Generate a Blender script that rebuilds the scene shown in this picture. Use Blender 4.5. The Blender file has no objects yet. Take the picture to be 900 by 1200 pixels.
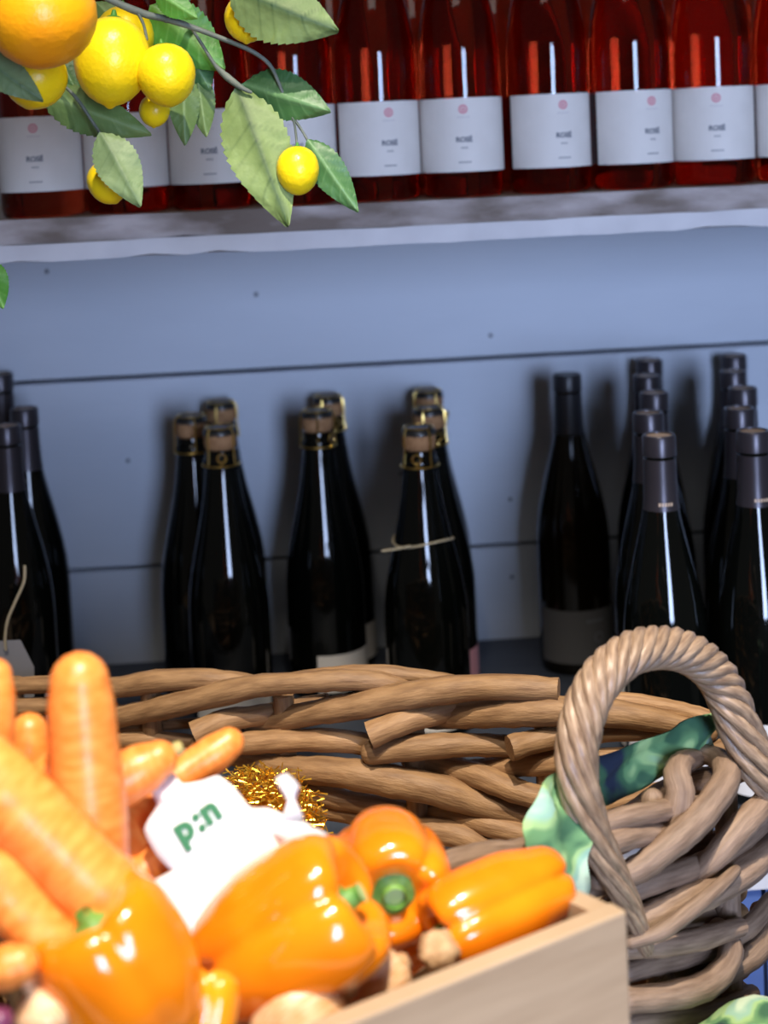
import bpy, bmesh, math, random
from mathutils import Vector as V, Matrix
random.seed(7)
SC = bpy.context.scene
COL = SC.collection

# ------------------------------------------------------------------ camera
F = 1900.0                     # focal length in pixels of the 900 x 1200 frame
CY = 283.0                     # row of the optical axis (lens shift keeps verticals upright)
EYE = V((0, 0, 1.45))
YAW, PITCH, ROLL = math.radians(3.5), math.radians(4.0), 0.045
f0 = V((math.sin(YAW)*math.cos(PITCH), math.cos(YAW)*math.cos(PITCH), -math.sin(PITCH)))
r0 = V((math.cos(YAW), -math.sin(YAW), 0))
u0 = r0.cross(f0)
CR = r0*math.cos(ROLL) - u0*math.sin(ROLL)
CU = r0*math.sin(ROLL) + u0*math.cos(ROLL)
cam_d = bpy.data.cameras.new('camera')
cam = bpy.data.objects.new('camera', cam_d); COL.objects.link(cam)
cam.matrix_world = Matrix(((CR.x, CU.x, -f0.x, EYE.x), (CR.y, CU.y, -f0.y, EYE.y),
                           (CR.z, CU.z, -f0.z, EYE.z), (0, 0, 0, 1)))
cam_d.sensor_fit = 'VERTICAL'; cam_d.sensor_height = 24; cam_d.sensor_width = 24
cam_d.lens = F*24/1200
cam_d.shift_y = (CY - 600)/1200
cam_d.clip_start = 0.05
cam_d.dof.use_dof = True
cam_d.dof.focus_distance = 1.17
cam_d.dof.aperture_fstop = 3.8
SC.camera = cam

# ------------------------------------------------------------------ world, lights, exposure
W = bpy.data.worlds.new('world'); SC.world = W; W.use_nodes = True
bg = W.node_tree.nodes['Background']
bg.inputs[0].default_value = (1.0, 0.93, 0.86, 1); bg.inputs[1].default_value = 0.055

def area(name, loc, target, sx, sy, power, col, spread=180):
    d = bpy.data.lights.new(name, 'AREA'); d.shape = 'RECTANGLE'; d.size = sx; d.size_y = sy
    d.energy = power; d.color = col; d.spread = math.radians(spread)
    o = bpy.data.objects.new(name, d); COL.objects.link(o); o.location = loc
    o.rotation_euler = (V(target)-V(loc)).to_track_quat('-Z', 'Y').to_euler()
    return o

def spot(name, loc, target, angle, power, col, size=0.04, blend=0.6):
    d = bpy.data.lights.new(name, 'SPOT'); d.spot_size = math.radians(angle); d.spot_blend = blend
    d.energy = power; d.color = col; d.shadow_soft_size = size
    o = bpy.data.objects.new(name, d); COL.objects.link(o); o.location = loc
    o.rotation_euler = (V(target)-V(loc)).to_track_quat('-Z', 'Y').to_euler()
    return o

# daylight through the shop window behind the camera, to the right
area('shop_window_daylight', (0.72, -1.85, 1.45), (0.60, 1.9, 1.28), 0.62, 1.25, 14.5, (0.52, 0.66, 1.0), 70)
# ceiling spots over the produce, ceiling panel of the shop
spot('ceiling_spot', (0.10, 0.28, 2.65), (0.0, 0.86, 1.0), 47, 165, (1.0, 0.90, 0.76), 0.022, 0.75)
spot('ceiling_spot', (-0.22, -0.10, 2.65), (-0.02, 0.92, 1.0), 38, 50, (1.0, 0.90, 0.76), 0.025, 0.75)
area('ceiling_panel', (-0.1, -0.5, 2.9), (0, 1.3, 1.4), 1.0, 0.5, 4, (1.0, 0.94, 0.87))
SC.view_settings.view_transform = 'Standard'; SC.view_settings.look = 'None'
SC.view_settings.gamma = 1.0; SC.view_settings.use_curve_mapping = False
SC.view_settings.exposure = 0.25

# ------------------------------------------------------------------ pixel -> point helpers (real distances)
def ray(u, v):
    return f0 + CR*((u-450)/F) - CU*((v-CY)/F)
def at_y(u, v, y):
    d = ray(u, v); return EYE + d*((y-EYE.y)/d.y)
def at_z(u, v, z):
    d = ray(u, v); return EYE + d*((z-EYE.z)/d.z)
def at_plane(u, v, p, n):
    d = ray(u, v); return EYE + d*((p-EYE).dot(n)/d.dot(n))
def px(y, n):                  # n pixels at distance y, in metres
    return n*y/F

# ------------------------------------------------------------------ objects
def thing(name, label, cat, loc=(0, 0, 0), group=None):
    o = bpy.data.objects.new(name, None); COL.objects.link(o); o.location = loc
    o.empty_display_size = 0.02
    o['label'] = label; o['category'] = cat
    if group: o['group'] = group
    return o
def tag(o, label, cat, group=None):
    o['label'] = label; o['category'] = cat
    if group: o['group'] = group
    return o
def origin(o):
    w = V((0, 0, 0))
    while o: w = w + o.location; o = o.parent
    return w
class MB:
    def __init__(s): s.v = []; s.f = []; s.uv = []; s.col = []
    def add(s, vs, fs, uvs=None):
        b = len(s.v); s.v += [V(p) for p in vs]
        s.uv += list(uvs) if uvs else [(0, 0)]*len(vs)
        s.f += [tuple(b+i for i in f) for f in fs]
    def box(s, lo, hi):
        x0, y0, z0 = lo; x1, y1, z1 = hi
        s.add([(x0,y0,z0),(x1,y0,z0),(x1,y1,z0),(x0,y1,z0),(x0,y0,z1),(x1,y0,z1),(x1,y1,z1),(x0,y1,z1)],
              [(0,3,2,1),(4,5,6,7),(0,1,5,4),(1,2,6,5),(2,3,7,6),(3,0,4,7)])
    def obox(s, c, ax, ay, az):     # box centred at c with half axes
        c, ax, ay, az = V(c), V(ax), V(ay), V(az)
        vs = [c+ax*i+ay*j+az*k for k in (-1, 1) for i, j in ((-1,-1),(1,-1),(1,1),(-1,1))]
        s.add(vs, [(0,3,2,1),(4,5,6,7),(0,1,5,4),(1,2,6,5),(2,3,7,6),(3,0,4,7)])
    def lathe(s, prof, n=32, mod=None):
        vs, uvs, fs = [], [], []
        for i, (r, z) in enumerate(prof):
            for k in range(n):
                a = 2*math.pi*k/n
                rr, zz = (r, z) if mod is None else mod(r, z, a, i/(len(prof)-1))
                vs.append((rr*math.sin(a), -rr*math.cos(a), zz)); uvs.append((k/n, i/(len(prof)-1)))
        for i in range(len(prof)-1):
            for k in range(n):
                k2 = (k+1) % n
                fs.append((i*n+k, i*n+k2, (i+1)*n+k2, (i+1)*n+k))
        if prof[0][0] > 1e-6: fs.append(tuple(range(n))[::-1])
        if prof[-1][0] > 1e-6: fs.append(tuple((len(prof)-1)*n+k for k in range(n)))
        s.add(vs, fs, uvs)
    def tube(s, pts, rad, n=10, cap='round', smooth=4, wob=0.0, closed=False):
        pts = [V(p) for p in pts]
        if not hasattr(rad, '__len__'): rad = [rad]*len(pts)
        P, R = [], []
        m = len(pts)
        if m > 2 and smooth > 1:
            for i in range(m if closed else m-1):
                g = (lambda k: pts[k % m]) if closed else (lambda k: pts[max(0, min(m-1, k))])
                p0, p1, p2, p3 = g(i-1), g(i), g(i+1), g(i+2)
                for j in range(smooth):
                    t = j/smooth
                    P.append(0.5*((2*p1)+(p2-p0)*t+(2*p0-5*p1+4*p2-p3)*t*t+(3*p1-p0-3*p2+p3)*t**3))
                    R.append(rad[i]*(1-t)+rad[(i+1) % m]*t)
            if not closed: P.append(pts[-1]); R.append(rad[-1])
        elif m == 2 and smooth > 1:
            for j in range(smooth+1):
                P.append(pts[0].lerp(pts[1], j/smooth)); R.append(rad[0]+(rad[1]-rad[0])*j/smooth)
        else: P, R = pts, list(rad)
        if wob: R = [r*(1+random.uniform(-wob, wob)) for r in R]
        m = len(P)
        if cap == 'round' and not closed:
            a = (P[1]-P[0]).normalized(); b = (P[-1]-P[-2]).normalized()
            ra, rb = R[0], R[-1]
            hp = [(P[0]-a*ra*math.cos(t), ra*math.sin(t)) for t in (0.12, 0.5, 0.9, 1.25)]
            tp = [(P[-1]+b*rb*math.cos(t), rb*math.sin(t)) for t in (1.25, 0.9, 0.5, 0.12)]
            P = [p for p, _ in hp]+P+[p for p, _ in tp]; R = [r for _, r in hp]+R+[r for _, r in tp]
            m = len(P)
        T = []
        for i in range(m):
            a = P[(i-1) % m] if (closed or i > 0) else P[0]
            b = P[(i+1) % m] if (closed or i < m-1) else P[-1]
            T.append((b-a).normalized() if (b-a).length > 1e-9 else V((0, 0, 1)))
        nrm = T[0].orthogonal().normalized()
        vs, uvs, fs = [], [], []; L = 0
        for i in range(m):
            if i: L += (P[i]-P[i-1]).length
            nrm = (nrm - T[i]*nrm.dot(T[i])).normalized(); bn = T[i].cross(nrm)
            for k in range(n):
                a = 2*math.pi*k/n
                vs.append(P[i]+(nrm*math.cos(a)+bn*math.sin(a))*R[i]); uvs.append((k/n, L))
        for i in range(m if closed else m-1):
            i2 = (i+1) % m
            for k in range(n):
                k2 = (k+1) % n
                fs.append((i*n+k, i*n+k2, i2*n+k2, i2*n+k))
        if not closed:
            fs.append(tuple(range(n))[::-1]); fs.append(tuple((m-1)*n+k for k in range(n)))
        s.add(vs, fs, uvs)
    def xf(s, M):
        s.v = [M @ p for p in s.v]; return s
    def build(s, name, mat, parent=None, world=True, smooth=True, angle=None):
        off = origin(parent) if (parent and world) else V((0, 0, 0))
        me = bpy.data.meshes.new(name)
        me.from_pydata([tuple(p-off) for p in s.v], [], s.f)
        uvl = me.uv_layers.new(name='UVMap')
        for lp in me.loops: uvl.data[lp.index].uv = s.uv[lp.vertex_index]
        if s.col:
            ca = me.color_attributes.new('vein', 'FLOAT_COLOR', 'POINT')
            for i, c in enumerate(s.col): ca.data[i].color = (c, c, c, 1)
        me.materials.append(mat)
        if smooth:
            for p in me.polygons: p.use_smooth = True
            try: me.set_sharp_from_angle(angle=math.radians(angle or 50))
            except Exception: pass
        me.update()
        o = bpy.data.objects.new(name, me); COL.objects.link(o)
        if parent: o.parent = parent
        return o
def struct(o): o['kind'] = 'structure'; return o
def copy_tree(o, parent=None):
    c = o.copy(); COL.objects.link(c)
    if parent: c.parent = parent
    for ch in o.children: copy_tree(ch, c)
    return c

# ------------------------------------------------------------------ materials
def mat(name, base, rough=0.5, col2=None, scale=20, stretch=(1, 1, 1), coord='Object', lo=0.35, hi=0.65,
        bump=0.0, bscale=None, spec=0.5, metal=0.0, trans=0.0, ior=1.45, rnd=0.0, sss=0.0, coat=0.0, detail=4):
    m = bpy.data.materials.new(name); m.use_nodes = True
    nt = m.node_tree; N, L = nt.nodes, nt.links
    b = N['Principled BSDF']
    b.inputs['Base Color'].default_value = (*base, 1); b.inputs['Roughness'].default_value = rough
    b.inputs['Specular IOR Level'].default_value = spec; b.inputs['Metallic'].default_value = metal
    b.inputs['Transmission Weight'].default_value = trans; b.inputs['IOR'].default_value = ior
    b.inputs['Coat Weight'].default_value = coat
    b.inputs['Coat Roughness'].default_value = 0.08
    if sss:
        b.inputs['Subsurface Weight'].default_value = sss
        b.inputs['Subsurface Radius'].default_value = (0.012, 0.006, 0.003)
        b.inputs['Subsurface Scale'].default_value = 0.5
    out = None
    if col2 or bump:
        tc = N.new('ShaderNodeTexCoord'); mp = N.new('ShaderNodeMapping')
        mp.inputs['Scale'].default_value = stretch
        L.new(tc.outputs[coord], mp.inputs['Vector'])
        nz = N.new('ShaderNodeTexNoise'); nz.inputs['Scale'].default_value = scale; nz.inputs['Detail'].default_value = detail
        L.new(mp.outputs[0], nz.inputs['Vector'])
        if col2:
            rp = N.new('ShaderNodeValToRGB')
            rp.color_ramp.elements[0].position = lo; rp.color_ramp.elements[0].color = (*base, 1)
            rp.color_ramp.elements[1].position = hi; rp.color_ramp.elements[1].color = (*col2, 1)
            L.new(nz.outputs[0], rp.inputs[0]); out = rp.outputs[0]
        if bump:
            n2 = nz
            if bscale:
                n2 = N.new('ShaderNodeTexNoise'); n2.inputs['Scale'].default_value = bscale
                L.new(mp.outputs[0], n2.inputs['Vector'])
            bp = N.new('ShaderNodeBump'); bp.inputs['Strength'].default_value = bump; bp.inputs['Distance'].default_value = 0.004
            L.new(n2.outputs[0], bp.inputs['Height']); L.new(bp.outputs[0], b.inputs['Normal'])
    if rnd:
        oi = N.new('ShaderNodeObjectInfo'); mr = N.new('ShaderNodeMapRange')
        mr.inputs['To Min'].default_value = 1-rnd; mr.inputs['To Max'].default_value = 1+rnd
        L.new(oi.outputs['Random'], mr.inputs['Value'])
        hs = N.new('ShaderNodeHueSaturation'); L.new(mr.outputs[0], hs.inputs['Value'])
        if out: L.new(out, hs.inputs['Color'])
        else: hs.inputs['Color'].default_value = (*base, 1)
        out = hs.outputs[0]
    if out: L.new(out, b.inputs['Base Color'])
    return m

M = {}
M['wall'] = mat('painted_boards', (0.44, 0.48, 0.55), 0.6, (0.52, 0.56, 0.63), 3, (0.6, 1, 2.2), bump=0.12, bscale=60, rnd=0.03)
M['gap'] = mat('dark_gap', (0.02, 0.025, 0.035), 0.9)
M['nail'] = mat('rusty_nail', (0.13, 0.14, 0.17), 0.6)
M['oldwood'] = mat('weathered_wood', (0.16, 0.125, 0.105), 0.75, (0.44, 0.39, 0.38), 9, (1, 1, 3.0), lo=0.42, hi=0.62, bump=0.5, bscale=40, detail=8)
M['shelfwood'] = mat('worn_shelf_top', (0.32, 0.24, 0.17), 0.6, (0.50, 0.40, 0.30), 8, (1, 5, 1), bump=0.3)
M['whitepaint'] = mat('chipped_white_paint', (0.48, 0.47, 0.49), 0.55, (0.58, 0.57, 0.59), 14, (1, 1, 1), lo=0.3, hi=0.6, bump=0.2)
M['slate'] = mat('slate_paint', (0.04, 0.048, 0.068), 0.55, (0.055, 0.066, 0.09), 12, bump=0.1)
M['bluepaint'] = mat('blue_paint', (0.07, 0.12, 0.30), 0.5, (0.10, 0.16, 0.36), 10, bump=0.1)
M['tablewood'] = mat('table_wood', (0.22, 0.15, 0.10), 0.6, (0.32, 0.22, 0.14), 10, (1, 6, 1), bump=0.2)
M['floor'] = mat('floor_boards', (0.16, 0.13, 0.11), 0.6, (0.22, 0.18, 0.15), 6, (1, 6, 1))
M['rose'] = mat('rose_wine_glass', (0.57, 0.05, 0.014), 0.015, trans=1.0, ior=1.36)
M['glass'] = mat('dark_green_glass', (0.0018, 0.0022, 0.0018), 0.06, spec=0.5)
M['brownglass'] = mat('dark_olive_glass', (0.005, 0.0035, 0.0015), 0.10, spec=0.45)
M['capsule'] = mat('grey_capsule', (0.055, 0.048, 0.055), 0.32, metal=0.55, bump=0.03)
M['blackcap'] = mat('black_capsule', (0.018, 0.018, 0.022), 0.35)
M['captop'] = mat('spotlit_capsule_top', (0.55, 0.40, 0.28), 0.5)  # cream from the spot light on the tops is put into the colour
M['whitelabel'] = mat('white_label', (0.66, 0.63, 0.60), 0.65, (0.70, 0.67, 0.64), 40)
M['shadelabel'] = mat('shaded_label', (0.10, 0.10, 0.105), 0.7)  # grey is the shadow on the label, mixed into its colour
M['pinklabel'] = mat('pink_label', (0.62, 0.28, 0.29), 0.7)
M['ink'] = mat('grey_ink', (0.16, 0.17, 0.20), 0.7)
M['faint'] = mat('faint_ink', (0.45, 0.42, 0.45), 0.7)
M['rouge'] = mat('red_ink', (0.62, 0.22, 0.27), 0.7)
M['cork'] = mat('cork', (0.36, 0.19, 0.085), 0.8, (0.26, 0.13, 0.055), 160, bump=0.2)
M['plate'] = mat('black_cap_plate', (0.02, 0.018, 0.016), 0.35)
M['gold'] = mat('gold_wire', (0.75, 0.52, 0.16), 0.3, metal=1.0)
M['tinsel'] = mat('gold_shred', (0.85, 0.48, 0.05), 0.25, metal=0.8)
M['twine'] = mat('twine', (0.50, 0.42, 0.27), 0.9)
M['tagcard'] = mat('grey_card', (0.34, 0.34, 0.36), 0.8)
M['rod'] = mat('wicker_rod', (0.17, 0.085, 0.036), 0.6, (0.35, 0.20, 0.092), 5, (2.4, 7, 1), coord='UV', lo=0.25, hi=0.62, bump=0.22, bscale=14, rnd=0.14, detail=6)
M['rodshade'] = mat('shaded_wicker_rod', (0.13, 0.078, 0.050), 0.6, (0.30, 0.20, 0.135), 5, (2.4, 7, 1), coord='UV', lo=0.25, hi=0.65, bump=0.22, bscale=14, rnd=0.12, detail=6)  # greyer copy of the rod, duller light on the near wall painted in
M['cut'] = mat('cut_rod_end', (0.40, 0.26, 0.14), 0.8, (0.25, 0.15, 0.08), 120)
M['strand'] = mat('handle_strand', (0.17, 0.105, 0.066), 0.36, (0.42, 0.29, 0.19), 5, (2, 14, 1), coord='UV', lo=0.3, hi=0.7, bump=0.3, rnd=0.12)
M['ply'] = mat('pale_plywood', (0.38, 0.265, 0.165), 0.6, (0.47, 0.34, 0.22), 8, (1, 1, 8), bump=0.08)
M['carrot'] = mat('carrot_skin', (0.84, 0.22, 0.03), 0.36, (0.90, 0.33, 0.07), 4, (2, 60, 1), coord='UV', bump=0.10, spec=0.6, rnd=0.06, sss=0.0)
M['carrottip'] = mat('carrot_crown', (0.40, 0.34, 0.12), 0.7, (0.55, 0.35, 0.12), 90)
M['pepper'] = mat('orange_pepper_skin', (0.90, 0.185, 0.003), 0.16, (0.94, 0.25, 0.006), 22, spec=0.6, coat=0.5, bump=0.02)
M['pepperyellow'] = mat('yellow_orange_pepper_skin', (0.94, 0.30, 0.008), 0.16, spec=0.6, coat=0.5)
M['pepstem'] = mat('pepper_stem', (0.07, 0.20, 0.03), 0.5, (0.16, 0.34, 0.06), 120)
M['pepcut'] = mat('pepper_stem_cut', (0.42, 0.52, 0.20), 0.6)
M['onion'] = mat('onion_skin', (0.62, 0.30, 0.11), 0.42, (0.86, 0.62, 0.40), 5, (14, 1.2, 1), coord='UV', lo=0.35, hi=0.7, bump=0.15)
M['onionroot'] = mat('onion_root', (0.46, 0.27, 0.13), 0.85, (0.62, 0.42, 0.24), 150, bump=0.6)
M['redonion'] = mat('red_onion_skin', (0.10, 0.02, 0.06), 0.35, (0.18, 0.04, 0.10), 8, (14, 1, 1), coord='UV')
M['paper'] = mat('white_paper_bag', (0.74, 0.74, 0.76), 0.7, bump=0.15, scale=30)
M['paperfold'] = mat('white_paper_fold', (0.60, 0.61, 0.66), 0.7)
M['logo'] = mat('green_print', (0.008, 0.13, 0.05), 0.6)
M['lemon'] = mat('lemon_skin', (0.90, 0.62, 0.005), 0.34, (0.93, 0.70, 0.01), 12, bump=0.12, bscale=240, spec=0.5)
M['orange'] = mat('orange_skin', (0.90, 0.32, 0.004), 0.34, (0.93, 0.42, 0.008), 7, bump=0.12, bscale=200, spec=0.5)
M['twig'] = mat('grey_green_twig', (0.085, 0.105, 0.08), 0.6, (0.17, 0.19, 0.155), 60, bump=0.4)

def leaf_mat(name, base, vein, rough=0.55):
    m = mat(name, base, rough, tuple(c*0.84 for c in base), 35, bump=0.15, bscale=120)
    nt = m.node_tree; N, L = nt.nodes, nt.links; b = N['Principled BSDF']
    src = b.inputs['Base Color'].links[0].from_socket
    at = N.new('ShaderNodeAttribute'); at.attribute_name = 'vein'
    mx = N.new('ShaderNodeMix'); mx.data_type = 'RGBA'
    L.new(at.outputs['Fac'], mx.inputs['Factor']); L.new(src, mx.inputs['A']); mx.inputs['B'].default_value = (*vein, 1)
    L.new(mx.outputs['Result'], b.inputs['Base Color'])
    return m
M['leafpale'] = leaf_mat('pale_leaf_underside', (0.19, 0.27, 0.085), (0.02, 0.055, 0.01))
M['leafgrey'] = leaf_mat('grey_green_leaf', (0.16, 0.235, 0.10), (0.07, 0.12, 0.045))
M['leafdark'] = leaf_mat('dark_green_leaf', (0.055, 0.15, 0.045), (0.16, 0.30, 0.12), 0.45)
M['leafolive'] = leaf_mat('olive_leaf', (0.12, 0.20, 0.055), (0.19, 0.28, 0.10))
M['leafbright'] = leaf_mat('bright_green_leaf', (0.07, 0.24, 0.03), (0.20, 0.42, 0.10), 0.45)

def cloth_mat():
    m = bpy.data.materials.new('leaf_print_cloth'); m.use_nodes = True
    nt = m.node_tree; N, L = nt.nodes, nt.links; b = N['Principled BSDF']; b.inputs['Roughness'].default_value = 0.85
    tc = N.new('ShaderNodeTexCoord'); mp = N.new('ShaderNodeMapping'); mp.inputs['Scale'].default_value = (1, 1, 1)
    mp.inputs['Rotation'].default_value = (0.5, 0.7, 0.4)
    L.new(tc.outputs['Object'], mp.inputs[0])
    w = N.new('ShaderNodeTexNoise'); w.inputs['Scale'].default_value = 16; w.inputs['Distortion'].default_value = 1.2
    L.new(mp.outputs[0], w.inputs['Vector'])
    r = N.new('ShaderNodeValToRGB'); r.color_ramp.interpolation = 'EASE'
    e = r.color_ramp.elements
    e[0].position = 0.30; e[0].color = (0.012, 0.022, 0.05, 1)
    e[1].position = 0.44; e[1].color = (0.04, 0.12, 0.06, 1)
    for p, c in ((0.50, (0.13, 0.28, 0.12, 1)), (0.56, (0.34, 0.52, 0.22, 1)), (0.64, (0.30, 0.50, 0.38, 1)), (0.74, (0.55, 0.68, 0.50, 1))):
        k = e.new(p); k.color = c
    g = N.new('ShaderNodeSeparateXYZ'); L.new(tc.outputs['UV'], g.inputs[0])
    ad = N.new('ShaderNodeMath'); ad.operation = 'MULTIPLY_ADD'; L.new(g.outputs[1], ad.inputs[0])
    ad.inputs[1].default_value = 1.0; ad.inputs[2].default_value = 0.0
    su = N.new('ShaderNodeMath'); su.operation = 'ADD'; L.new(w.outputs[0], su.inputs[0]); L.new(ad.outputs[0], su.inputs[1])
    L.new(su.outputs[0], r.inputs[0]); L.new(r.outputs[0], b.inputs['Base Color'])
    return m
M['cloth'] = cloth_mat()

# ------------------------------------------------------------------ lettering wrapped onto bottles
def text_mesh(txt, size, bold=0.0):
    cu = bpy.data.curves.new('lettering', 'FONT'); cu.body = txt; cu.size = size; cu.align_x = 'CENTER'; cu.align_y = 'CENTER'
    cu.offset = bold; cu.resolution_u = 3
    ob = bpy.data.objects.new('lettering', cu); COL.objects.link(ob)
    dg = bpy.context.evaluated_depsgraph_get(); dg.update()
    me = bpy.data.meshes.new_from_object(ob.evaluated_get(dg))
    vs = [v.co.copy() for v in me.vertices]; fs = [tuple(p.vertices) for p in me.polygons]
    bpy.data.objects.remove(ob); bpy.data.curves.remove(cu); bpy.data.meshes.remove(me)
    return vs, fs
def wrap(mb, vs, fs, r, x0, z0):
    out = []
    for p in vs:
        a = (p[0]+x0)/r
        out.append((r*math.sin(a), -r*math.cos(a), z0+p[1]))
    mb.add(out, fs)
def arc(mb, r, half, z0, z1, n=20, a0=0.0):
    vs, fs = [], []
    for i in range(n+1):
        a = a0-half+2*half*i/n
        vs += [(r*math.sin(a), -r*math.cos(a), z0), (r*math.sin(a), -r*math.cos(a), z1)]
    for i in range(n): fs.append((2*i, 2*i+2, 2*i+3, 2*i+1))
    mb.add(vs, fs)
def ring2d(ro, ri, n=18, sx=1.0):
    vs, fs = [], []
    for k in range(n):
        a = 2*math.pi*k/n
        vs += [(ro*math.cos(a)*sx, ro*math.sin(a)), (ri*math.cos(a)*sx, ri*math.sin(a))]
    for k in range(n):
        b = (k+1) % n; fs.append((2*k, 2*b, 2*b+1, 2*k+1))
    return vs, fs
def dashes(widths, h, gap):       # a line of print too small to read
    vs, fs = [], []; tot = sum(widths)+gap*(len(widths)-1); x = -tot/2
    for w in widths:
        b = len(vs); vs += [(x, -h/2), (x+w, -h/2), (x+w, h/2), (x, h/2)]; fs.append((b, b+1, b+2, b+3)); x += w+gap
    return vs, fs

# ------------------------------------------------------------------ the setting
WALL_Y = 1.905
seam1 = at_y(450, 426, WALL_Y).z; seam2 = at_y(450, 647, WALL_Y).z
BH = seam1-seam2
w = MB(); w.box((-2.6, WALL_Y+0.018, 0), (2.6, WALL_Y+0.10, 2.9)); wall = struct(w.build('wall_back', M['gap'], smooth=False))
z = seam1 + BH*6
zs_ = []
while z > -BH: zs_.append(z); z -= BH
for zt in zs_:
    lo, hi = max(0.0, zt-BH+0.0022), min(2.88, zt-0.0022)
    if hi-lo < 0.02: continue
    b = MB(); dy = random.uniform(-0.0012, 0.0012)
    b.box((-2.6, WALL_Y+dy, lo), (2.6, WALL_Y+0.018, hi))
    o = b.build('wall_board', M['wall'], wall, smooth=False)
    bv = o.modifiers.new('bevel', 'BEVEL'); bv.width = 0.0012; bv.segments = 1
for (u, v) in ((575, 393), (598, 585), (600, 676), (55, 318), (300, 345), (150, 540), (470, 555)):
    p = at_y(u, v, WALL_Y-0.001); q = MB()
    q.lathe([(0.0001, 0.0015), (0.0016, 0.0012), (0.0026, 0.0)], 10)
    q.xf(Matrix.Translation(p) @ Matrix.Rotation(math.radians(90), 4, 'X')); q.build('nail_head', M['nail'], wall)
fl = MB(); fl.box((-2.6, -2.4, -0.05), (2.6, WALL_Y+0.10, 0)); struct(fl.build('floor', M['floor'], smooth=False))

# upper shelf
SHY = 1.485
zs = at_y(450, 238, SHY).z
zs_b = at_y(450, 266, SHY).z
zs_c = at_y(450, 287, SHY).z
sh = thing('wall_shelf', 'upper wall shelf of weathered wood with chipped white front trim', 'shelf', (0, 1.70, zs))
b = MB(); b.box((-2.2, SHY+0.012, zs-0.022), (2.2, WALL_Y-0.003, zs)); b.build('shelf_plank', M['shelfwood'], sh, smooth=False)
def rough_board(x0, x1, y0, y1, z0, z1, jag, step=0.03):
    m_ = MB(); n = int((x1-x0)/step); vs = []; fs = []
    for i in range(n+1):
        x = x0+(x1-x0)*i/n; j = [random.uniform(-jag, jag) for _ in range(4)]
        if random.random() < 0.07: j[0] += jag*4
        vs += [(x, y0+j[2], z0+j[0]), (x, y0+j[3], z1+j[1]), (x, y1, z1), (x, y1, z0)]
    for i in range(n):
        a, c = 4*i, 4*i+4
        fs += [(a, c, c+1, a+1), (a+1, c+1, c+2, a+2), (a+2, c+2, c+3, a+3), (a+3, c+3, c, a)]
    fs += [(0, 1, 2, 3), (4*n+3, 4*n+2, 4*n+1, 4*n)]
    m_.add(vs, fs); return m_
rough_board(-2.2, 2.2, SHY, SHY+0.012, zs_b, zs+0.0005, 0.0004).build('front_board', M['oldwood'], sh, smooth=False)
o = rough_board(-2.2, 2.2, SHY-0.003, SHY+0.014, zs_c, zs_b, 0.0006).build('white_trim', M['whitepaint'], sh, smooth=False)
o['label'] = 'white painted strip with chipped lower edge'
b = MB()
for x in (-2.0, -1.2, 1.2, 2.0): b.box((x, SHY+0.05, zs-0.10), (x+0.03, WALL_Y-0.003, zs-0.022))
b.build('bracket', M['whitepaint'], sh, smooth=False)

# lower display shelf
zl = at_y(678, 789, 1.765).z
ls = thing('display_counter', 'low slate painted counter carrying the dark wine bottles', 'counter', (0, 1.65, 0))
b = MB(); b.box((-2.0, 1.375, zl-0.02), (2.0, WALL_Y-0.003, zl)); b.build('counter_top', M['slate'], ls, smooth=False)
b = MB(); b.box((-2.0, 1.385, zl-0.075), (2.0, 1.40, zl-0.0205)); o = b.build('front_rail', M['whitepaint'], ls, smooth=False); o['label'] = 'pale front rail'
for i in range(10):
    b = MB(); b.box((-2.0+0.4*i+0.002, 1.39, 0.0), (-2.0+0.4*(i+1)-0.002, 1.41, zl-0.076)); o = b.build('front_panel', M['bluepaint'], ls, smooth=False)
b = MB(); b.box((-2.0, 1.86, 0.0), (2.0, 1.89, zl-0.0205)); b.build('back_panel', M['slate'], ls, smooth=False)

# table
ZT = 0.79
tb = thing('display_table', 'wooden table under the wicker basket and the crate', 'table', (0, 0.95, 0))
b = MB(); b.box((-0.9, 0.42, ZT-0.03), (0.315, 1.368, ZT)); b.build('table_top', M['tablewood'], tb, smooth=False)
for x in (-0.85, 0.25):
    for y in (0.46, 1.29):
        b = MB(); b.box((x, y, 0), (x+0.05, y+0.05, ZT-0.0305)); b.build('leg', M['tablewood'], tb, smooth=False)

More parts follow.
